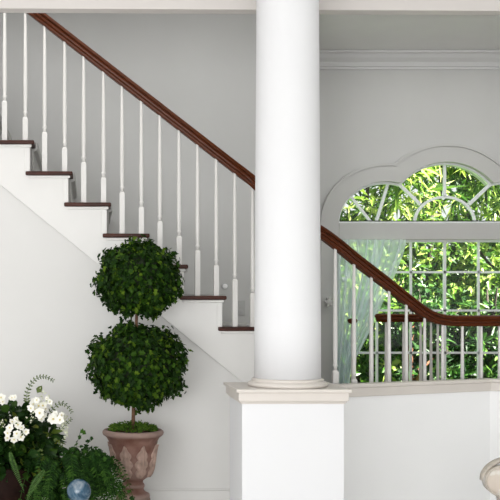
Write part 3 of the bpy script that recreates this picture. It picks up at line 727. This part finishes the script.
# ------------------------------------------------------------------ garden beyond the window
struct('ground', box(nb(), (-12, YW+.3, -.3), (22, 40, -.05)), M['lawn'])
def tree(name, X, Y, h, rx, ry, zc_, rz, ncl, per, L, W, m, label, cat, kind='lance', trunkr=.06, bark='bark3', lean=0, shell=.45):
    t = thing(name, label, cat, (X, Y, -.05), 'garden trees behind the window')
    V = []; Fc = []
    for i in range(ncl):
        d = rvec(); r = shell+(1-shell)*random.random()**.6
        c = Vector((X+lean+d.x*rx*r, Y+d.y*ry*r, zc_+d.z*rz*r))
        if c.z < 0: c.z = random.uniform(.02, .4)
        ax = (d+Vector((0, -.5, .6))+rvec()*.6).normalized()
        for k in range(per):
            dr = (ax*.55+rvec()).normalized(); l = L*random.uniform(.6, 1.2)
            p = c+rvec()*L*.25
            if p.y < YW+.45: p.y = YW+.45+random.random()*.15
            if p.y+dr.y*l < YW+.25: dr.y = abs(dr.y)
            leaf(V, Fc, p, dr, (ax+rvec()*.5+Vector((0, 0, .4))).normalized(), l, W*random.uniform(.7, 1.25), kind, random.uniform(.1, .5))
    obj('foliage', (V, Fc), M[m], t)
    bm = nb(); path = catmull([Vector((X, Y, -.08)), Vector((X+.05, Y+.02, h*.3)), Vector((X-.04+lean*.5, Y, h*.6)), Vector((X+lean, Y, h))], 5)
    tube(bm, path, [trunkr*(1-.6*i/(len(path)-1)) for i in range(len(path))], 10)
    for k in range(5):
        a = random.uniform(0, 2*PI); q = path[int(len(path)*random.uniform(.4, .8))]; tube(bm, [q, q+Vector((math.cos(a)*rx*.3, math.sin(a)*ry*.3, rz*.25)), q+Vector((math.cos(a)*rx*.6, math.sin(a)*ry*.6, rz*.6))], [trunkr*.4, trunkr*.3, trunkr*.15], 6)
    obj('trunk', bm, M[bark], t, smooth=True)
gw = lambda x, Y: PX(x, Y)
# near, broad-leaf shrubs low down; lance-leaf crowns higher up; a dense belt behind
tree('garden_shrub', gw(352, 11.3), 11.3, 1.5, .75, .6, .9, 1.1, 260, 9, .12, .05, 'ga', 'mid green leafy shrub showing through the left curtain', 'shrub')
tree('garden_shrub', gw(425, 11.2), 11.2, 1.4, .75, .55, .62, .72, 260, 9, .12, .05, 'gb', 'low dark green shrub around the reddish trunk, behind the back handrail', 'shrub')
tree('garden_shrub', gw(492, 11.0), 11.0, 1.3, .65, .5, .60, .8, 220, 11, .18, .04, 'gb', 'low drooping dark green shrub behind the railing at the right', 'shrub')
tree('garden_tree', gw(432, 12.2), 12.2, 2.4, 1.1, .7, 1.7, .7, 400, 9, .115, .05, 'ga', 'mid green broad leaved tree filling the center panes', 'tree', trunkr=.05)
tree('garden_tree', gw(508, 12.0), 12.0, 2.4, .95, .7, 1.6, .75, 340, 9, .12, .05, 'gc', 'bright yellow green tree filling the right panes', 'tree', trunkr=.05)
tree('garden_tree', gw(368, 12.6), 12.6, 2.9, .9, .7, 2.75, .75, 62, 15, .32, .042, 'gc', 'yellow green tree with long narrow leaves behind the left arch', 'tree', trunkr=.05)
tree('garden_tree', gw(442, 13.2), 13.2, 3.4, 1.0, .7, 3.15, .75, 62, 15, .32, .042, 'ga', 'mid green tree with long narrow leaves behind the center arch', 'tree', trunkr=.05)
tree('garden_tree', gw(505, 13.4), 13.4, 3.2, .85, .7, 2.95, .7, 48, 15, .32, .042, 'gc', 'yellow green tree with long narrow leaves behind the right arch', 'tree', trunkr=.05)
tree('garden_tree', gw(413, 10.9), 10.9, 1.15, .4, .3, 1.25, .3, 60, 8, .10, .05, 'gb', 'young tree with a reddish brown trunk seen below the back handrail', 'tree', trunkr=.065, bark='bark2')
tree('garden_hedge', gw(400, 15.2), 15.2, 2.6, 2.4, .7, 1.05, 1.5, 620, 9, .17, .08, 'gb', 'tall dark hedge at the back of the garden, left half', 'hedge', shell=.15)
tree('garden_hedge', gw(500, 15.6), 15.6, 2.6, 2.2, .7, 1.0, 1.5, 560, 9, .17, .08, 'gb', 'tall dark hedge at the back of the garden, right half', 'hedge', shell=.15)
# ------------------------------------------------------------------ light
w = D.worlds.new('sky'); scene.world = w; w.use_nodes = True; nt = w.node_tree; bg = nt.nodes['Background']
tc = nt.nodes.new('ShaderNodeTexCoord'); sp = nt.nodes.new('ShaderNodeSeparateXYZ'); r = nt.nodes.new('ShaderNodeValToRGB')
nt.links.new(tc.outputs['Generated'], sp.inputs[0]); nt.links.new(sp.outputs['Z'], r.inputs['Fac']); nt.links.new(r.outputs['Color'], bg.inputs['Color'])
r.color_ramp.elements[0].color = (.985, .985, .985, 1); r.color_ramp.elements[1].color = (.80, .90, 1, 1); bg.inputs['Strength'].default_value = 1.06
sun = D.lights.new('sun', 'SUN'); sun.energy = 42; sun.angle = .01; sun.color = (1, .96, .86); so = D.objects.new('sun', sun); COL.objects.link(so)
so.rotation_euler = Vector((-.8, .5, -1.2)).to_track_quat('-Z', 'Y').to_euler()
def area(name, loc, aim, sx, sy, power, col=(1, 1, 1)):
    l = D.lights.new(name, 'AREA'); l.shape = 'RECTANGLE'; l.size = sx; l.size_y = sy; l.energy = power; l.color = col
    o = D.objects.new(name, l); COL.objects.link(o); o.location = loc; o.rotation_euler = Vector(aim).to_track_quat('-Z', 'Y').to_euler(); return o
area('front_fill', (-1.3, -2.3, 1.2), (.12, 1, -.02), 4.6, 2.2, 225, (1, 1, 1))  # unseen area light added behind the camera to brighten the front room
area('left_low_fill', (-2.5, .8, 1.0), (.62, 1, -.12), 2.4, 1.9, 54, (1, 1, 1))  # added low fill from the left for the lower wall and pedestal side
area('stairwell_fill', (-.4, 6.25, 3.5), (0, .25, -1), 3.6, .9, 22, (1, 1, .985))  # unseen fill added to lift the dim wall behind the stairs
area('landing_fill', (3.1, 7.6, 3.5), (0, .2, -1), 1.6, 1.2, 24, (1, 1, .985))  # extra out-of-view fill, added to brighten the landing and window wall
scene.view_settings.view_transform = 'Standard'; scene.view_settings.look = 'None'; scene.view_settings.gamma = 1; scene.view_settings.use_curve_mapping = False
scene.view_settings.exposure = 0.0
